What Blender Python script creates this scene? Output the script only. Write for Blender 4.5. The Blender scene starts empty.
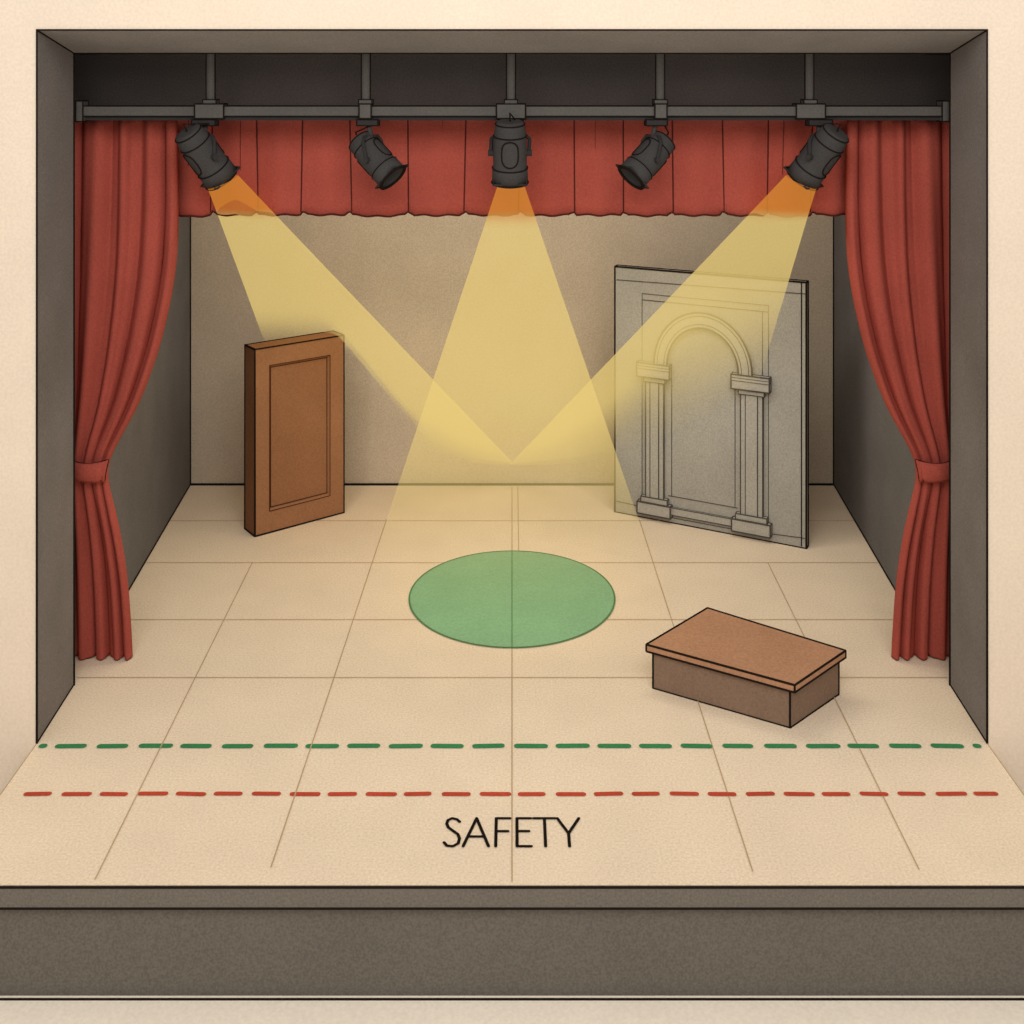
import bpy, bmesh, math, random
import numpy as np
from mathutils import Vector, Matrix
random.seed(4)
F=1110.0; H=5.0; CX=512.0; HY=75.0
def PX(px,py,Y): return Vector(((px-CX)*Y/F, Y, H-(py-HY)*Y/F))
def lin(c):
    return tuple([((v/255)/12.92 if v/255<=.04045 else ((v/255+.055)/1.055)**2.4) for v in c]+[1.0])
scene=bpy.context.scene
scene.view_settings.view_transform='Standard'

# ---------------- materials
def mat(name,rgb,grain=.14,scale=70,blotch=.07,rough=.95,spec=.05,alpha=None,bscale=2.0):
    m=bpy.data.materials.new(name); m.use_nodes=True; nt=m.node_tree; N=nt.nodes; L=nt.links
    b=N['Principled BSDF']; b.inputs['Roughness'].default_value=rough
    b.inputs['Specular IOR Level'].default_value=spec
    tc=N.new('ShaderNodeTexCoord')
    n1=N.new('ShaderNodeTexNoise'); n1.inputs['Scale'].default_value=scale; n1.inputs['Detail'].default_value=2
    n2=N.new('ShaderNodeTexNoise'); n2.inputs['Scale'].default_value=bscale; n2.inputs['Detail'].default_value=3
    L.new(tc.outputs['Object'],n1.inputs['Vector']); L.new(tc.outputs['Object'],n2.inputs['Vector'])
    r1=N.new('ShaderNodeMapRange'); r1.inputs[1].default_value=.3; r1.inputs[2].default_value=.7
    r1.inputs[3].default_value=1-grain; r1.inputs[4].default_value=1+grain
    r2=N.new('ShaderNodeMapRange'); r2.inputs[1].default_value=.3; r2.inputs[2].default_value=.7
    r2.inputs[3].default_value=1-blotch; r2.inputs[4].default_value=1+blotch
    L.new(n1.outputs['Fac'],r1.inputs[0]); L.new(n2.outputs['Fac'],r2.inputs[0])
    mu=N.new('ShaderNodeMath'); mu.operation='MULTIPLY'; L.new(r1.outputs[0],mu.inputs[0]); L.new(r2.outputs[0],mu.inputs[1])
    vm=N.new('ShaderNodeVectorMath'); vm.operation='SCALE'; vm.inputs[0].default_value=lin(rgb)[:3]
    L.new(mu.outputs[0],vm.inputs['Scale']); L.new(vm.outputs[0],b.inputs['Base Color'])
    if alpha is not None: b.inputs['Alpha'].default_value=alpha
    return m
M={}
M['ink']=mat('ink_line',(34,27,23),.05)
M['inkgrey']=mat('ink_grey',(80,74,68),.05)
M['cream']=mat('cream_plaster',(234,217,196),.05,45,.02)
M['ground']=mat('cream_ground',(250,236,216),.05,45,.02)
M['floor']=mat('cream_stage_floor',(236,216,188),.11,60,.03)
M['seam']=mat('seam_tan',(188,164,128),.05)
M['back']=mat('backdrop_beige',(198,182,160),.14,60,.04)
M['wing']=mat('wing_charcoal',(113,110,109),.16,65)
M['header']=mat('header_dark',(88,82,79),.16,65)
M['pros']=mat('proscenium_grey',(125,119,115),.16,65)
M['lintel']=mat('proscenium_grey_lightened',(140,137,135),.16,65)  # proscenium grey painted lighter to offset shade on the downward face
M['fascia']=mat('fascia_grey',(108,102,94),.16,65,.03)
M['fascia2']=mat('fascia_lip_grey',(114,108,99),.16,65,.03)
M['red']=mat('red_velvet',(164,78,66),.12,65,.06)
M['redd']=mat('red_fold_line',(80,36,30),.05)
M['metal']=mat('lamp_metal',(66,64,63),.12,80,.08,.9,.1)
M['metal2']=mat('lamp_metal_dark',(52,50,49),.1,80,.08,.9,.1)
M['truss']=mat('truss_metal',(92,89,85),.12,80,.08,.9,.1)
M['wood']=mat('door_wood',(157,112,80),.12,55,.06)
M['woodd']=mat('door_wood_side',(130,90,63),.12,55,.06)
M['woodp']=mat('door_wood_panel',(151,106,75),.12,55,.06)
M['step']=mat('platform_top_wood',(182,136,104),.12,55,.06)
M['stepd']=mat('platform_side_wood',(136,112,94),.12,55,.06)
M['flat']=mat('arch_flat_grey',(164,160,150),.14,60,.05)
M['flat2']=mat('arch_relief_grey',(170,166,155),.14,60,.05)
M['green']=mat('green_mark_paint',(136,182,140),.10,60,.04)
M['greenl']=mat('green_outline',(82,130,84),.05)
M['gtape']=mat('green_tape',(60,134,84),.12,60)
M['rtape']=mat('red_tape',(190,74,52),.12,60)
M['black']=mat('black_paint',(30,24,20),.05)

# ---------------- mesh helpers
def link(o,parent=None):
    scene.collection.objects.link(o)
    if parent is not None: o.parent=parent
    return o
def mesh(name,verts,faces,m,parent=None,smooth=False):
    me=bpy.data.meshes.new(name); me.from_pydata([tuple(v) for v in verts],[],faces); me.update()
    bm=bmesh.new(); bm.from_mesh(me); bmesh.ops.recalc_face_normals(bm,faces=bm.faces); bm.to_mesh(me); bm.free()
    if smooth:
        for p in me.polygons: p.use_smooth=True
    ms=m if isinstance(m,list) else [m]
    for mm in ms: me.materials.append(mm)
    return link(bpy.data.objects.new(name,me),parent)
def empty(name,loc=(0,0,0)):
    e=bpy.data.objects.new(name,None); e.empty_display_size=.2; e.location=loc; return link(e)
def ink(name,lines,r,m=None,parent=None,cyc=False):
    cu=bpy.data.curves.new(name,'CURVE'); cu.dimensions='3D'; cu.bevel_depth=r; cu.bevel_resolution=1; cu.use_fill_caps=True
    for pts in lines:
        s=cu.splines.new('POLY'); s.points.add(len(pts)-1)
        for i,p in enumerate(pts): s.points[i].co=(p[0],p[1],p[2],1)
        s.use_cyclic_u=cyc
    cu.materials.append(m or M['ink'])
    return link(bpy.data.objects.new(name,cu),parent)
def prism(name,base,h,m,parent=None,r=None,inkm=None):
    n=len(base); hv=Vector(h)
    v=[Vector(b) for b in base]+[Vector(b)+hv for b in base]
    f=[list(range(n)),list(range(n,2*n))]+[[i,(i+1)%n,n+(i+1)%n,n+i] for i in range(n)]
    o=mesh(name,v,f,m,parent)
    if r:
        L=[[v[i],v[(i+1)%n]] for i in range(n)]+[[v[n+i],v[n+(i+1)%n]] for i in range(n)]+[[v[i],v[n+i]] for i in range(n)]
        ink(name+'_edges',L,r,inkm,parent)
    return o
def ribbons(name,strokes,w,z,m,parent=None):
    V=[];Fc=[]
    for st in strokes:
        for i in range(len(st)-1):
            a=Vector(st[i]); b=Vector(st[i+1]); d=(b-a)
            if d.length<1e-6: continue
            ang=math.atan2(d.y,d.x); s=len(V); k=6
            for j in range(k+1):
                t=ang+math.pi/2+math.pi*j/k; V.append((a.x+w*math.cos(t),a.y+w*math.sin(t),z))
            for j in range(k+1):
                t=ang-math.pi/2+math.pi*j/k; V.append((b.x+w*math.cos(t),b.y+w*math.sin(t),z))
            Fc.append(list(range(s,len(V))))
            z+=1e-5
    return mesh(name,V,Fc,m,parent)

# ---------------- key dims
YF=8.308; XF=3.555; ZF=5.337
YB=9.098; XB=3.592; ZB=5.18
YW=9.85; XW=3.65
YR=13.537; XR=3.925
YE=6.852; ZG=-0.70
ZC=5.2
fl=mesh('floor',[(-XF,YE,0),(XF,YE,0),(XF,YF,0),(XB+.9,YB,0),(XB+.9,YR+.1,0),(-XB-.9,YR+.1,0),(-XB-.9,YB,0),(-XF,YF,0),
   (-XF,YE,-.1),(XF,YE,-.1),(XF,YF,-.1),(XB+.9,YB,-.1),(XB+.9,YR+.1,-.1),(-XB-.9,YR+.1,-.1),(-XB-.9,YB,-.1),(-XF,YF,-.1)],
   [list(range(8)),list(range(15,7,-1))]+[[i,(i+1)%8,8+(i+1)%8,8+i] for i in range(8)],M['floor'])
sl=[]
def wx(Y): return XF if Y<YF else XW+(XR-XW)*(Y-YW)/(YR-YW)
for y in (521,563,620,678):
    Y=F*H/(y-HY); sl.append([(-wx(Y),Y),(wx(Y),Y)])
def sv(X,ya,yb,X2=None):
    sl.append([(X,F*H/(ya-HY)),(X if X2 is None else X2,F*H/(yb-HY))])
sv(0.0,487,882); sv(.07,487,562)
sv(-2.66,563,880,-2.59); sv(2.62,563,870,2.56); sv(-1.41,520,868,-1.52); sv(1.43,520,872,1.51)
ribbons('floor_seams',sl,.0042,.006,M['seam'],fl)
mesh('wall_back',[(-XR,YR,0),(XR,YR,0),(XR,YR,ZC),(-XR,YR,ZC),(-XR,YR+.1,0),(XR,YR+.1,0),(XR,YR+.1,ZC),(-XR,YR+.1,ZC)],
  [[0,1,2,3],[4,7,6,5],[0,4,5,1],[3,2,6,7],[0,3,7,4],[1,5,6,2]],M['back'])
for s,nm in ((-1,'wall_left'),(1,'wall_right')):
    prism(nm,[(s*XW,YW,0),(s*XR,YR,0),(s*(XR+.12),YR,0),(s*(XW+.5),YW,0)],(0,0,ZC),M['wing'])
    prism('curtain_pocket_wall',[(s*(XB+.55),YB+.02,0),(s*(XB+.55),YW,0),(s*(XB+.65),YW,0),(s*(XB+.65),YB+.02,0)],(0,0,ZC),M['wing'])
prism('ceiling',[(-4.3,YB+.0,ZC-.015),(4.3,YB+.0,ZC-.015),(4.3,YR+.1,ZC-.015),(-4.3,YR+.1,ZC-.015)],(0,0,.12),M['header'])
zh=H-(124-HY)*9.8/F
prism('wall_header',[(-4.1,9.80,zh),(4.1,9.80,zh),(4.1,9.86,zh),(-4.1,9.86,zh)],(0,0,ZC-.02-zh),M['header'])
hw=[(-9,YF,ZG),(-XF,YF,ZG),(XF,YF,ZG),(9,YF,ZG),(-9,YF,9),(-XF,YF,9),(XF,YF,9),(9,YF,9),(-XF,YF,ZF),(XF,YF,ZF)]
mesh('wall_front',hw,[[0,1,8,5,4],[2,3,7,6,9],[8,9,6,5]],M['cream'])
prism('ground',[(-9,-3,ZG),(9,-3,ZG),(9,YF,ZG),(-9,YF,ZG)],(0,0,-.1),M['ground'])
pa=empty('proscenium_arch')
for s,nm in ((-1,'jamb_a'),(1,'jamb_b')):
    prism(nm,[(s*XF,YF-.004,0),(s*XB,YB,0),(s*(XB+.6),YB,0),(s*(XB+.6),YF+.02,0),(s*XF,YF+.02,0)],(0,0,ZB),M['pros'],pa)
lv=[(-XF,YF-.004,ZF),(XF,YF-.004,ZF),(XB,YB,ZB),(-XB,YB,ZB),(-XB,YB,ZF+.3),(XB,YB,ZF+.3),(XF,YF+.01,ZF+.3),(-XF,YF+.01,ZF+.3)]
mesh('lintel',lv,[[0,1,2,3],[3,2,5,4],[4,5,6,7]],M['lintel'],pa)
for s in (-1,1):
    mesh('corner_fill',[(s*XF,YF-.003,0),(s*XB,YB,0),(s*XB,YB,ZB),(s*XF,YF-.003,ZF)],[[0,1,2,3]],M['pros'],pa)
R1=.0095; e=.004
ink('arch_edges',[[(-XF,YF-e,0),(-XF,YF-e,ZF),(XF,YF-e,ZF),(XF,YF-e,0)],
  [(-XB+e,YB-e,0),(-XB+e,YB-e,ZB),(XB-e,YB-e,ZB),(XB-e,YB-e,0)],
  [(-XF,YF,ZF),(-XB,YB,ZB)],[(XF,YF,ZF),(XB,YB,ZB)]],R1,None,pa)
ink('arch_floor_edges',[[(-XF,YF,0.004),(-XB,YB,0.004)],[(XF,YF,0.004),(XB,YB,0.004)]],.008,None,pa)
ink('trim_1',[[(-XR,YR-.01,.01),(XR,YR-.01,.01)]],.014)
ink('trim_2',[[(-XR+.005,YR-.012,0),(-XR+.005,YR-.012,ZC-.05)],[(XR-.005,YR-.012,0),(XR-.005,YR-.012,ZC-.05)]],.011)
ink('trim_3',[[(-XW,YW,.008),(-XR,YR,.008)],[(XW,YW,.008),(XR,YR,.008)]],.011)
ink('trim_4',[[(-XF,YE,.0),(-XF,YF,.0)],[(XF,YE,0),(XF,YF,0)]],.004,M['seam'])
sf=empty('stage_front_fascia')
prism('fascia_board',[(-XF,YE+.02,ZG),(XF,YE+.02,ZG),(XF,YE+.12,ZG),(-XF,YE+.12,ZG)],(0,0,-ZG-.1),M['fascia'],sf)
prism('fascia_lip',[(-XF,YE-.02,-.137),(XF,YE-.02,-.137),(XF,YE+.02,-.137),(-XF,YE+.02,-.137)],(0,0,.13),M['fascia2'],sf)
for s in (-1,1):
    prism('fascia_side',[(s*XF,YE+.12,ZG),(s*XF,YF,ZG),(s*(XF-.1),YF,ZG),(s*(XF-.1),YE+.12,ZG)],(0,0,-ZG-.1),M['fascia'],sf)
ink('fascia_edges',[[(-XF,YE-.02,0),(XF,YE-.02,0)],[(-XF,YE-.02,-.13),(XF,YE-.02,-.13)],[(-XF,YE-.01,ZG+.002),(XF,YE-.01,ZG+.002)]],.0074,None,sf)

# ---------------- floor marks
gm=empty('green_floor_mark')
gy=10.66; gr=.982
ring=[(gr*math.cos(a)+.0,gy+gr*math.sin(a),.008) for a in np.linspace(0,2*math.pi,97)[:-1]]
mesh('painted_disc',ring,[list(range(96))],M['green'],gm)
rp=[(p[0],p[1]) for p in ring]+[(ring[0][0],ring[0][1])]
ribbons('painted_outline',[rp],.008,.010,M['greenl'],gm)
ribbons('seam_through_mark',[[(0.0,gy-gr),(0.0,gy+gr)]],.004,.012,M['greenl'],gm)
def dashes(name,y,x0,x1,per,dl,m,w,first=None):
    Y=F*H/(y-HY); st=[]; x=x0
    while x<x1-6:
        xe=min(x+dl+random.uniform(-2,2),x1)
        st.append([((x-CX+2.5)*Y/F,Y+random.uniform(-.004,.004)),((xe-CX-2.5)*Y/F,Y+random.uniform(-.004,.004))]); x+=per
    if first: st+= [[((a-CX)*Y/F,Y),((b-CX)*Y/F,Y)] for a,b in first]
    return ribbons(name,st,w,.006,m)
dashes('green_tape_line',746.5,56,972,41.7,31,M['gtape'],.025,[(42,44),(976,978)])
dashes('red_tape_line',794.5,24,998,38.0,29,M['rtape'],.020)
Yb=F*H/(847-HY); Yt=F*H/(819-HY)
def LT(px,t):
    Y=Yb+(Yt-Yb)*t; return ((px-CX)*((Yb+Yt)/2)/F,Y)
S=[(459,.87),(456,.96),(451,1.0),(447,.93),(446,.8),(448,.66),(453,.54),(458,.42),(460,.27),(459,.1),(454,0.0),(448,.02),(445,.13)]
strk=[[LT(*p) for p in S],
 [LT(464,0),LT(476,1),LT(489,0)],[LT(468.5,.34),LT(484.5,.34)],
 [LT(496,0),LT(496,1),LT(510,1)],[LT(496,.53),LT(508,.53)],
 [LT(531,0),LT(517,0),LT(517,1),LT(531,1)],[LT(517,.53),LT(529,.53)],
 [LT(534,1),LT(556,1)],[LT(545,1),LT(545,0)],
 [LT(558,1),LT(568.5,.45),LT(580,1)],[LT(568.5,.45),LT(568.5,0)]]
ribbons('safety_floor_lettering',strk,.0105,.006,M['black'])

# ---------------- curtains
ky=[120,180,215,260,300,350,400,430,452,465,476,500,540,580,620,655]
kx=[177,178,178,176,170,158,140,124,111,107,107,113,122,128,131,133]
YC=9.55
def sm(y): return sum(np.interp(y+d,ky,kx) for d in (-14,-7,0,7,14))/5
def curtain(s):
    root=empty('stage_curtain')
    nu,nv=96,80; n=4.5
    def ph(u): return 2*math.pi*(n*u+.22*math.sin(5.1*u+1)+.10*math.sin(13*u))
    def P(u,v,off=0.0):
        y=118+v*(659-118); xr=sm(y); xl=72
        tie=math.exp(-((y-465)/40.0)**2)
        px=xl+(xr-xl)*u
        amp=.05*(1-.55*tie)
        q=ph(u)+.5*math.sin(3*v)
        Y=YC-.03-amp*(math.sin(q)*(.7+.3*math.sin(5*u+2*v)**2)+.22*math.sin(2.3*q+4*v))-.05*tie*math.sin(math.pi*u)-off
        X=(px-CX)*YC/F; Z=max(.012,H-(y-HY)*YC/F-.012*math.sin(q))
        return Vector((-s*X if s>0 else X,Y,Z))
    V=[P(i/nu,j/nv) for j in range(nv+1) for i in range(nu+1)]
    Fc=[[j*(nu+1)+i,j*(nu+1)+i+1,(j+1)*(nu+1)+i+1,(j+1)*(nu+1)+i] for j in range(nv) for i in range(nu)]
    c=mesh('drape',V,Fc,M['red'],root,True)
    sd=c.modifiers.new('thick','SOLIDIFY'); sd.thickness=.015
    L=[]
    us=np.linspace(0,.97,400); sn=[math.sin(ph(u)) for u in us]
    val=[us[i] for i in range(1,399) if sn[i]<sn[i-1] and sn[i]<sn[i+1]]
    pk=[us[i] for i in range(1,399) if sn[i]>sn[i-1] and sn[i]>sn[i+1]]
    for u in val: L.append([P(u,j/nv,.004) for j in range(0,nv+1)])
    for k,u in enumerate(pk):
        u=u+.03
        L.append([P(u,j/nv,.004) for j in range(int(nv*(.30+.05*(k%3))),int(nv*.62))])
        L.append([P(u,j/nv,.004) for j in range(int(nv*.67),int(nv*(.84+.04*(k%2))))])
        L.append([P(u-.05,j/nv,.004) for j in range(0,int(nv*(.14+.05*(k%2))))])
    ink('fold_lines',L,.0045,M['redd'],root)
    ink('drape_outline',[[P(1,j/nv,.004) for j in range(nv+1)],[P(i/nu,1,.004) for i in range(nu+1)]],.009,None,root)
    def T(a,t,off=0):
        px=69+a*44
        yt=451+5*math.sin(a*math.pi*.9)+3*a; yb=470+6*a
        if a>.85: px-= t*4
        y=yt+(yb-yt)*t
        Y=YC-.10-.06*math.sin(math.pi*min(1,a*1.02))-.02*math.sin(math.pi*t)-off
        X=(px-CX)*YC/F; Z=H-(y-HY)*YC/F
        return Vector((-X if s>0 else X,Y,Z))
    na,nt_=24,6
    V=[T(i/na,j/nt_) for j in range(nt_+1) for i in range(na+1)]
    Fc=[[j*(na+1)+i,j*(na+1)+i+1,(j+1)*(na+1)+i+1,(j+1)*(na+1)+i] for j in range(nt_) for i in range(na)]
    t=mesh('tieback',V,Fc,M['red'],root,True); sd=t.modifiers.new('t','SOLIDIFY'); sd.thickness=.03
    ink('tieback_outline',[[T(i/na,0,.006) for i in range(na+1)]+[T(1,j/nt_,.006) for j in range(nt_+1)]+[T(i/na,1,.006) for i in range(na,-1,-1)]],.0085,None,root)
curtain(-1); curtain(1)
va=empty('valance_curtain')
bd=[110,140,177,213,257,303,350,408,466,520,574,623,672,722,768,812,850,885,915]
YV=9.69
bX=[(b-CX)*YV/F for b in bd]
cols=[]
for i in range(len(bX)-1):
    a,b=bX[i],bX[i+1]; k=18
    rag=random.uniform(-.01,.01)
    for j in range(k):
        t=j/k; X=a+(b-a)*t
        Y=YV-.04*math.sin(math.pi*t)**.7+ .008*math.sin(9*t)
        Zb=H-(214-HY)*YV/F-.010*math.sin(math.pi*t)**.5+rag*math.sin(math.pi*t)+.006*math.sin(X*31)+ (.02 if j==0 else 0)+(.015 if j in(1,k-1) and i%2 else 0)
        cols.append((X,Y,Zb))
cols.append((bX[-1],YV,H-(213-HY)*YV/F))
zt=H-(116-HY)*YV/F; V=[];nr=8
for r in range(nr+1):
    for c in cols: V.append((c[0],c[1],zt+(c[2]-zt)*r/nr))
nc=len(cols)
Fc=[[r*nc+i,r*nc+i+1,(r+1)*nc+i+1,(r+1)*nc+i] for r in range(nr) for i in range(nc-1)]
vo=mesh('valance_cloth',V,Fc,M['red'],va,True); sd=vo.modifiers.new('t','SOLIDIFY'); sd.thickness=.012
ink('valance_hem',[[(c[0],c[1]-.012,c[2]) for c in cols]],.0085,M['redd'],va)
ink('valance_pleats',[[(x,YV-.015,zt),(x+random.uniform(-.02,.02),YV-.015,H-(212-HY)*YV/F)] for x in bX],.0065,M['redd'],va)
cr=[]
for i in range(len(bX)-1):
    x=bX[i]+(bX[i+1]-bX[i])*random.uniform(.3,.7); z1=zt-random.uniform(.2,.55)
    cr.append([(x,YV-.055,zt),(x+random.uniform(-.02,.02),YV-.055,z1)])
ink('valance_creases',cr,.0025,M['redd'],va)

# ---------------- truss
YT=9.25; zt0=H-(111-HY)*YT/F
tr=empty('lighting_truss')
def box(name,c,d,m,parent,r=None):
    x,y,z=c; a,b,cc=d[0]/2,d[1]/2,d[2]/2
    base=[Vector((x-a,y-b,z-cc)),Vector((x+a,y-b,z-cc)),Vector((x+a,y+b,z-cc)),Vector((x-a,y+b,z-cc))]
    return prism(name,base,(0,0,2*cc),m,parent,r=r)
xe=3.64
box('rail',(0,YT,zt0),(2*xe,.08,.085),M['truss'],tr,.006)
box('rail_lower_chord',(0,YT,zt0-.062),(2*xe,.05,.03),M['metal2'],tr)
for px in (82,943):
    X=(px-CX)*YT/F; box('end_flange',(X,YT,zt0),(.06,.12,.17),M['truss'],tr,.006)
RX=[211,366,511,660,809]
for px in RX:
    X=(px-CX)*YT/F
    V=[];n=12
    for z in (zt0+.04,5.183):
        for i in range(n): V.append((X+.036*math.cos(2*math.pi*i/n),YT+.036*math.sin(2*math.pi*i/n),z))
    mesh('hanger_rod',V,[[i,(i+1)%n,n+(i+1)%n,n+i] for i in range(n)]+[list(range(n)),list(range(n,2*n))],M['truss'],tr,False)
    ink('hanger_rod_lines',[[(X-.036,YT-.01,zt0+.04),(X-.036,YT-.01,5.18)],[(X+.036,YT-.01,zt0+.04),(X+.036,YT-.01,5.18)]],.007,None,tr)
    wd=.24 if px in (211,511,809) else .1
    box('coupler',(X,YT,zt0),(wd,.12,.12),M['truss'],tr,.006)
    box('coupler_collar',(X,YT,zt0+.075),(.11,.1,.04),M['truss'],tr,.005)

# ---------------- spotlights
glow=bpy.data.materials.new('lamp_lens_glow'); glow.use_nodes=True
b=glow.node_tree.nodes['Principled BSDF']; b.inputs['Base Color'].default_value=lin((250,200,110)); b.inputs['Emission Color'].default_value=lin((255,190,80)); b.inputs['Emission Strength'].default_value=1.5
def revolve(name,prof,m,parent,n=28,smooth=True):
    V=[];Fc=[]
    for (z,r) in prof:
        for i in range(n): V.append((r*math.cos(2*math.pi*i/n),r*math.sin(2*math.pi*i/n),z))
    for j in range(len(prof)-1):
        for i in range(n): Fc.append([j*n+i,j*n+(i+1)%n,(j+1)*n+(i+1)%n,(j+1)*n+i])
    Fc.append(list(range(n)))
    return mesh(name,V,Fc,m,parent,smooth)
def circ(z,r,n=28): return [(r*math.cos(2*math.pi*i/n),r*math.sin(2*math.pi*i/n),z) for i in range(n+1)]
def spot(px,py,Y,d,sc,lit,clx):
    c=PX(px,py,Y)
    root=empty('stage_spotlight',c)
    d=Vector(d).normalized()
    body=bpy.data.objects.new('lamp_body_pivot',None); link(body,root)
    body.rotation_mode='QUATERNION'; body.rotation_quaternion=d.to_track_quat('-Z','Y'); body.scale=(sc,)*3
    revolve('housing',[(.27,.07),(.27,.10),(.25,.12),(.16,.132),(.10,.138),(.03,.14),(-.04,.14),(-.12,.138),(-.13,.146),(-.25,.15),(-.25,.128),(-.14,.11)],M['metal'],body)
    for z,r in ((.25,.121),(.15,.135),(-.125,.146)):
        ink('housing_ring',[circ(z,r)],.006,None,body)
    ink('hood_rim',[circ(-.25,.15),circ(-.25,.13)],.009,None,body)
    for sgn in (1,-1):
        pts=[]
        for a in np.linspace(0,2*math.pi,21):
            ang=math.pi/2*sgn+.5*math.cos(a); z=.02+.11*math.copysign(abs(math.sin(a))**.6,math.sin(a)); pts.append((.142*math.cos(ang),.142*math.sin(ang),z))
        ink('access_plate',[pts],.006,None,body)
    ink('gel_frame',[[(-.135,-.135,-.235),(.135,-.135,-.235),(.135,.135,-.235),(-.135,.135,-.235),(-.135,-.135,-.235)]],.009,M['metal2'],body)
    V=circ(-.16,.112)[:-1]; mesh('lens',V,[list(range(28))],glow if lit else M['metal2'],body)
    side=d.cross(Vector((0,0,1))); side=side.normalized() if side.length>.05 else Vector((1,0,0))
    top=Vector(((clx-CX)*YT/F,YT,zt0-.095))-c
    pv=.158*sc
    crown=top*.62
    yk=[side*pv, side*pv+crown*.75, side*pv*.7+crown, -side*pv*.7+crown, -side*pv+crown*.75, -side*pv]
    ink('yoke',[yk],.015*sc+.002,M['metal2'],root)
    ink('yoke_knobs',[[side*pv*.85,side*pv*1.15],[-side*pv*.85,-side*pv*1.15]],.028*sc,M['metal2'],root)
    ink('clamp_stem',[[crown,top]],.022,M['metal'],root)
    box('hook_clamp',tuple(top),(.2*sc,.1,.05),M['metal2'],root,.006)
    ink('cable',[[d*-.27*sc, d*-.3*sc+Vector((0,-.03,.04)), top+Vector((.06,-.03,-.01))]],.008,None,root)
    return root,c,d
l1=spot(205,156,9.17,(.46,.45,-.82),.98,True,205)
l2=spot(376,159,9.17,(.62,-.30,-.62),.88,False,368)
l3=spot(510,153,9.17,(.0,.22,-1),1.0,True,511)
l4=spot(648,159,9.17,(-.62,-.30,-.62),.88,False,656)
l5=spot(819,156,9.17,(-.46,.45,-.82),.98,True,819)

# ---------------- beams (light shafts painted as glowing see-through meshes)
bm_=bpy.data.materials.new('painted_light_shaft'); bm_.use_nodes=True; nt=bm_.node_tree; N=nt.nodes; L=nt.links
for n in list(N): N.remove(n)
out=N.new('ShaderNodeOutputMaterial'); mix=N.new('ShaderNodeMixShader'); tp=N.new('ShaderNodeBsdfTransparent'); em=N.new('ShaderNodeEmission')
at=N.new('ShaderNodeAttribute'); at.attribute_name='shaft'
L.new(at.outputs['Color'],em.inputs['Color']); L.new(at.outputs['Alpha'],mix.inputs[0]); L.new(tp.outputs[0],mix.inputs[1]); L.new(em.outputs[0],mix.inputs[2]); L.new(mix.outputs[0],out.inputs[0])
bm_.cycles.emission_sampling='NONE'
ZH=H-(214-HY)*YV/F
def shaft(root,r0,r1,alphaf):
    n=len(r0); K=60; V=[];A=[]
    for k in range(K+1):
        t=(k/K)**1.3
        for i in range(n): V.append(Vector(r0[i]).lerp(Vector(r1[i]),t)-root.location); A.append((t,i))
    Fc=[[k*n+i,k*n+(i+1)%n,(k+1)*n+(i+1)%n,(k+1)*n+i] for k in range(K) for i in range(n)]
    me=bpy.data.meshes.new('painted_shaft'); me.from_pydata([tuple(v) for v in V],[],Fc); me.update()
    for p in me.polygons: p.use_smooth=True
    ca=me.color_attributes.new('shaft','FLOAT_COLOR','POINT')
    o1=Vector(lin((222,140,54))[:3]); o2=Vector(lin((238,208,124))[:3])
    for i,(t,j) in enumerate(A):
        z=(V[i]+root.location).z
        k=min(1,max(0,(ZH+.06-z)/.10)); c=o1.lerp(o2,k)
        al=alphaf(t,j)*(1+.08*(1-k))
        ca.data[i].color=(c.x,c.y,c.z,al)  # beam tint and fade-out painted into vertex colour
    me.materials.append(bm_); return link(bpy.data.objects.new('painted_shaft',me),root)
def sstep(a,b,x):
    x=min(1,max(0,(x-a)/(b-a))); return x*x*(3-2*x)
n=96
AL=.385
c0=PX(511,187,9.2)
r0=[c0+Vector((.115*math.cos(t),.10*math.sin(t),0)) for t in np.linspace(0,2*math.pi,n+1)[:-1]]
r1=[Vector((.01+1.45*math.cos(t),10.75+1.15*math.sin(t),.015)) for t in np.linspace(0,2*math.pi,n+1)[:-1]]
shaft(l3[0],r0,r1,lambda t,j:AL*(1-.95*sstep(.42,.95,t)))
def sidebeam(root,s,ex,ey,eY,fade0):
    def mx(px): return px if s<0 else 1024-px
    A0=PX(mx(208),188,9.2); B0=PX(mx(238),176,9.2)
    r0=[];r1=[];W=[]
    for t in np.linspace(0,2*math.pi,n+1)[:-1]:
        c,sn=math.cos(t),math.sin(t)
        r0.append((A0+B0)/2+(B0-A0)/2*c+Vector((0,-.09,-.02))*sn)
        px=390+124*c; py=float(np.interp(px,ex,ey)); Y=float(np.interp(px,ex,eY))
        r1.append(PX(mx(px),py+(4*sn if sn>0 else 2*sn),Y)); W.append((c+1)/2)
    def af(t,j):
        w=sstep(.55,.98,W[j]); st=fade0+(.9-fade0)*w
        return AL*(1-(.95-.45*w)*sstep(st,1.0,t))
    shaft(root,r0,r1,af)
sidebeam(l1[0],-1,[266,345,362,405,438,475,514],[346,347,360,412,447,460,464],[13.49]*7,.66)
sidebeam(l5[0],1,[266,345,409,440,475,514],[385,425,448,458,462,464],[11.65,12.05,12.5,12.9,13.2,13.45],.25)

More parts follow.
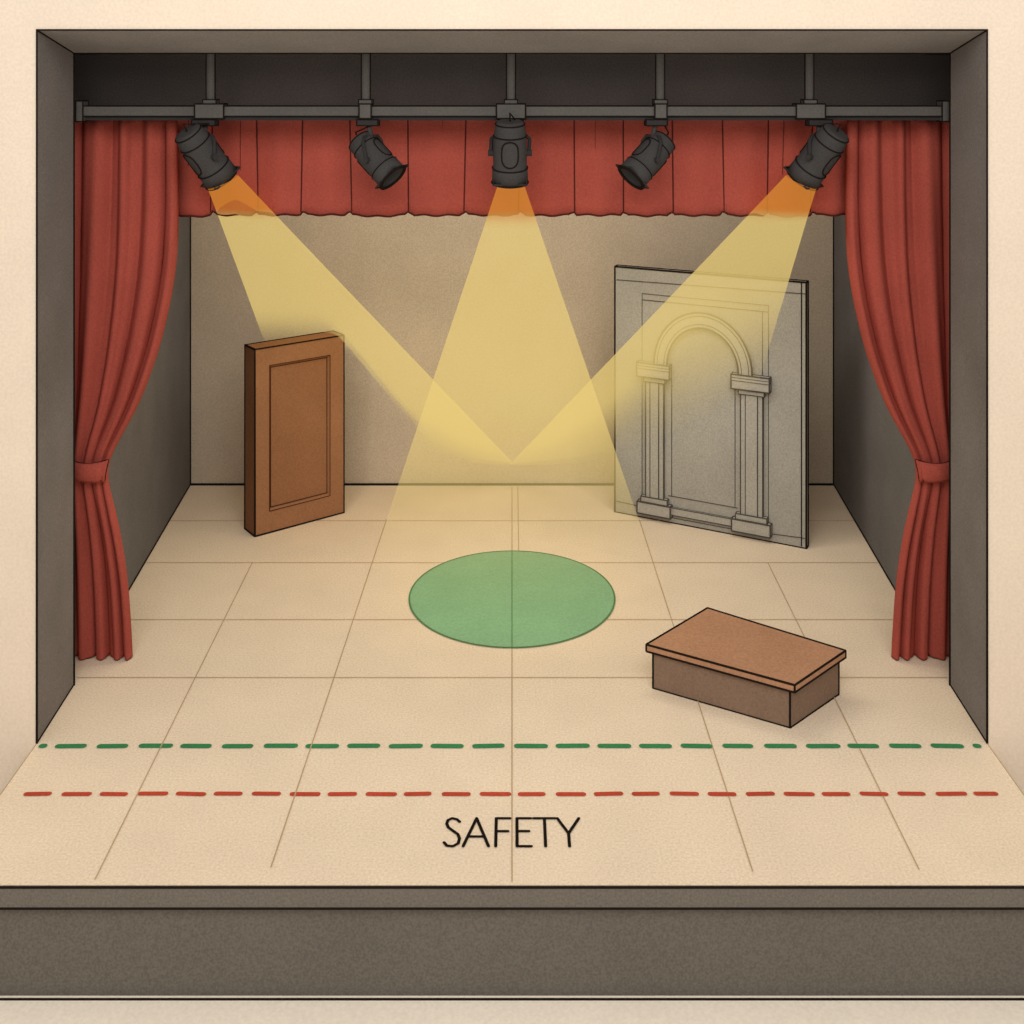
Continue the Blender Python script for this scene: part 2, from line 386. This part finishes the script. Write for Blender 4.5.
# ---------------- door flat
dr=empty('wooden_door_panel')
A=Vector((-2.781,12.01,0)); B=Vector((-1.918,12.67,0)); u=(B-A).normalized(); W=(B-A).length; nb=Vector((-u.y,u.x,0)); Hd=2.03; th=.26
def D(a,z,o=0): return A+u*a+Vector((0,0,z))+nb*o
fw=.17
ax=[0,fw,W-fw*1.05,W]; az=[0,.24,Hd-.2,Hd]
V=[];Fc=[]
for zz in az:
    for aa in ax: V.append(D(aa,zz))
for j in range(3):
    for i in range(3):
        if i==1 and j==1: continue
        Fc.append([j*4+i,j*4+i+1,(j+1)*4+i+1,(j+1)*4+i])
q=len(V); V+= [D(ax[1]+.02,az[1]+.02,.03),D(ax[2]-.02,az[1]+.02,.03),D(ax[2]-.02,az[2]-.02,.03),D(ax[1]+.02,az[2]-.02,.03)]
h=[5,6,10,9]
for i in range(4): Fc.append([h[i],h[(i+1)%4],q+(i+1)%4,q+i])
nfr=len(Fc)
Fc.append([q,q+1,q+2,q+3])
q2=len(V); V+=[D(0,0,th),D(W,0,th),D(W,Hd,th),D(0,Hd,th)]
k0=len(Fc)
Fc+=[[0,q2,q2+3,12],[3,15,q2+2,q2+1],[12,q2+3,q2+2,15],[0,3,q2+1,q2],[q2,q2+1,q2+2,q2+3]]
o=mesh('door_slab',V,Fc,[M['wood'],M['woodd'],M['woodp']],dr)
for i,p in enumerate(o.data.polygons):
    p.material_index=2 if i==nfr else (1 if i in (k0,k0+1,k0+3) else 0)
r=.011
C=[D(0,.008,-.0),D(W,.008),D(W,Hd),D(0,Hd)]; Cb=[D(0,.008,th),D(W,.008,th),D(W,Hd,th),D(0,Hd,th)]
ink('door_edges',[C+[C[0]],Cb+[Cb[0]]]+[[C[i],Cb[i]] for i in range(4)],r,None,dr)
def rect(a0,z0,a1,z1,o): return [D(a0,z0,o),D(a1,z0,o),D(a1,z1,o),D(a0,z1,o),D(a0,z0,o)]
ink('panel_moulding',[rect(ax[1],az[1],ax[2],az[2],-.002),rect(ax[1]+.025,az[1]+.03,ax[2]-.025,az[2]-.03,.027)],.005,mat('brown_ink',(78,42,22),.05),dr)

# ---------------- arch flat
fr=empty('arch_scenery_flat')
A2=Vector((1.178,12.70,0)); u2=Vector((1.897,-.97,0)).normalized(); W2=2.165; H2=2.81; n2=Vector((-u2.y,u2.x,0))
if n2.y<0: n2=-n2
def E(a,z,o=0): return A2+u2*a+Vector((0,0,z))-n2*o
def slab(name,a0,z0,a1,z1,o0,o1,m,r=None,im=None):
    return prism(name,[E(a0,z0,o0),E(a1,z0,o0),E(a1,z1,o0),E(a0,z1,o0)],-n2*(o1-o0),m,fr,r=r,inkm=im)
slab('flat_board',0,0,W2,H2,-.085,0,M['flat'],.0105)
g=M['inkgrey']
def fr_rect(a0,z0,a1,z1,o=.004): return [E(a0,z0,o),E(a1,z0,o),E(a1,z1,o),E(a0,z1,o),E(a0,z0,o)]
ink('border_lines',[[E(.02,2.66,.004),E(W2-.0,2.69,.004)],fr_rect(.33,.06,1.765,2.53),[E(.33,2.46,.004),E(1.765,2.46,.004)],[E(.02,.13,.004),E(.3,.12,.004)],[E(1.8,.09,.004),E(W2,.11,.004)],[E(1.70,.1,.004),E(1.70,2.46,.004)]],.004,g,fr)
ink('board_edge_line',[[E(W2-.05,.02,.004),E(W2-.05,H2,.004)]],.006,None,fr)
cl,cr=(.345,.635),(1.43,1.75)
for nm,(a0,a1) in (('pillar_a',cl),('pillar_b',cr)):
    slab(nm,a0+.04,.25,a1-.04,1.61,0,.035,M['flat2'],.006,g)
    slab(nm+'_shaft',a0+.095,.25,a1-.095,1.61,.035,.045,M['flat2'],.0045,g)
    slab(nm+'_neck',a0+.02,1.555,a1-.02,1.60,0,.05,M['flat2'],.005,g)
    slab(nm+'_capital',a0-.055,1.61,a1+.04,1.765,0,.07,M['flat2'],.008,g)
    slab(nm+'_capital_line',a0-.055,1.70,a1+.04,1.73,0,.074,M['flat2'],.003,g)
    slab(nm+'_base_upper',a0-.01,.2,a1+.01,.26,0,.055,M['flat2'],.006,g)
    slab(nm+'_base',a0-.05,.07,a1+.05,.2,0,.07,M['flat2'],.008,g)
ca_=1.04; zs=1.765; ro=.555; ri=.405; hz=1.12
def arc(r,o,n=40): return [E(ca_+r*math.cos(t),zs+r*hz*math.sin(t)+ .0,o) for t in np.linspace(0,math.pi,n+1)]
V=[];Fc=[]; nA=40
for o in (0,.035):
    V+=arc(ro,o)+arc(ri,o)
m_=nA+1
for i in range(nA):
    Fc+= [[2*m_+i,2*m_+i+1,3*m_+i+1,3*m_+i],[i,i+1,2*m_+i+1,2*m_+i],[m_+i,m_+i+1,3*m_+i+1,3*m_+i],[i,i+1,m_+i+1,m_+i]]
mesh('arch_ring',V,Fc,M['flat2'],fr)
ink('arch_ring_lines',[arc(ro,.037),arc(ri,.037)],.009,g,fr)
ink('arch_mid_lines',[arc(.52,.037),arc(.44,.037)],.004,g,fr)
slab('sill',.64,.10,1.42,.18,0,.03,M['flat2'],.005,g)
ink('sill_lines',[[E(.64,.30,.004),E(1.43,.30,.004)],[E(.68,.3,.004),E(.68,1.6,.004)],[E(1.40,.3,.004),E(1.40,1.6,.004)]],.004,g,fr)

# ---------------- platform
pf=empty('wooden_platform')
Lp=Vector((1.15,9.05,0)); Fp=Vector((2.129,8.5,0)); Rp=Vector((2.637,8.96,0)); Bp=Lp+Rp-Fp+Vector((.06,.11,0))
base=[Lp,Fp,Rp,Bp]; hb=.30
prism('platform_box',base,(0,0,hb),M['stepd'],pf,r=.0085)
cen=(Lp+Rp)/2
top=[]
for p in base:
    dv=(p-cen); top.append(cen+dv*(1+.055/dv.length)+Vector((0,0,hb)))
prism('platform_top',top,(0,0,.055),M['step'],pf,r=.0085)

# ---------------- lights
w=bpy.data.worlds.new('World'); scene.world=w; w.use_nodes=True
w.node_tree.nodes['Background'].inputs[0].default_value=(1.0,.98,.955,1); w.node_tree.nodes['Background'].inputs[1].default_value=.65
def area(name,loc,tgt,sx,sy,e,col=(1,.965,.93)):
    l=bpy.data.lights.new(name,'AREA'); l.shape='RECTANGLE'; l.size=sx; l.size_y=sy; l.energy=e; l.color=col
    o=link(bpy.data.objects.new(name,l)); o.location=loc; o.rotation_euler=(Vector(tgt)-Vector(loc)).to_track_quat('-Z','Y').to_euler(); return o
area('front_fill',(0,1.0,8.5),(0,10,1.0),8,4,500)  # added soft fill over the audience, no visible fixture
area('upstage_fill',(0,10.6,5.05),(0,12.0,0),6.0,.8,125,(1,.95,.87))  # added fill hidden behind the valance, brightens the stage interior
def spotl(name,loc,tgt,size,e,blend,col=(1,.88,.62)):
    l=bpy.data.lights.new(name,'SPOT'); l.energy=e; l.spot_size=size; l.spot_blend=blend; l.color=col; l.shadow_soft_size=.08
    o=link(bpy.data.objects.new(name,l)); o.location=loc; o.rotation_euler=(Vector(tgt)-Vector(loc)).to_track_quat('-Z','Y').to_euler()
spotl('spot_lamp',PX(238,222,9.95),PX(400,430,13.5),math.radians(38),100,.8)
spotl('spot_lamp',PX(786,222,9.95),PX(624,430,13.5),math.radians(38),70,.8)
spotl('spot_lamp',PX(511,192,9.22),(0,10.8,0),math.radians(42),70,.8)

# ---------------- camera
cd=bpy.data.cameras.new('camera'); cam=link(bpy.data.objects.new('camera',cd)); cam.location=(0,0,H); cam.rotation_euler=(math.pi/2,0,0)
cd.sensor_width=36; cd.lens=F/1024*36; cd.shift_y=-(512-HY)/1024; cd.clip_end=100
scene.camera=cam
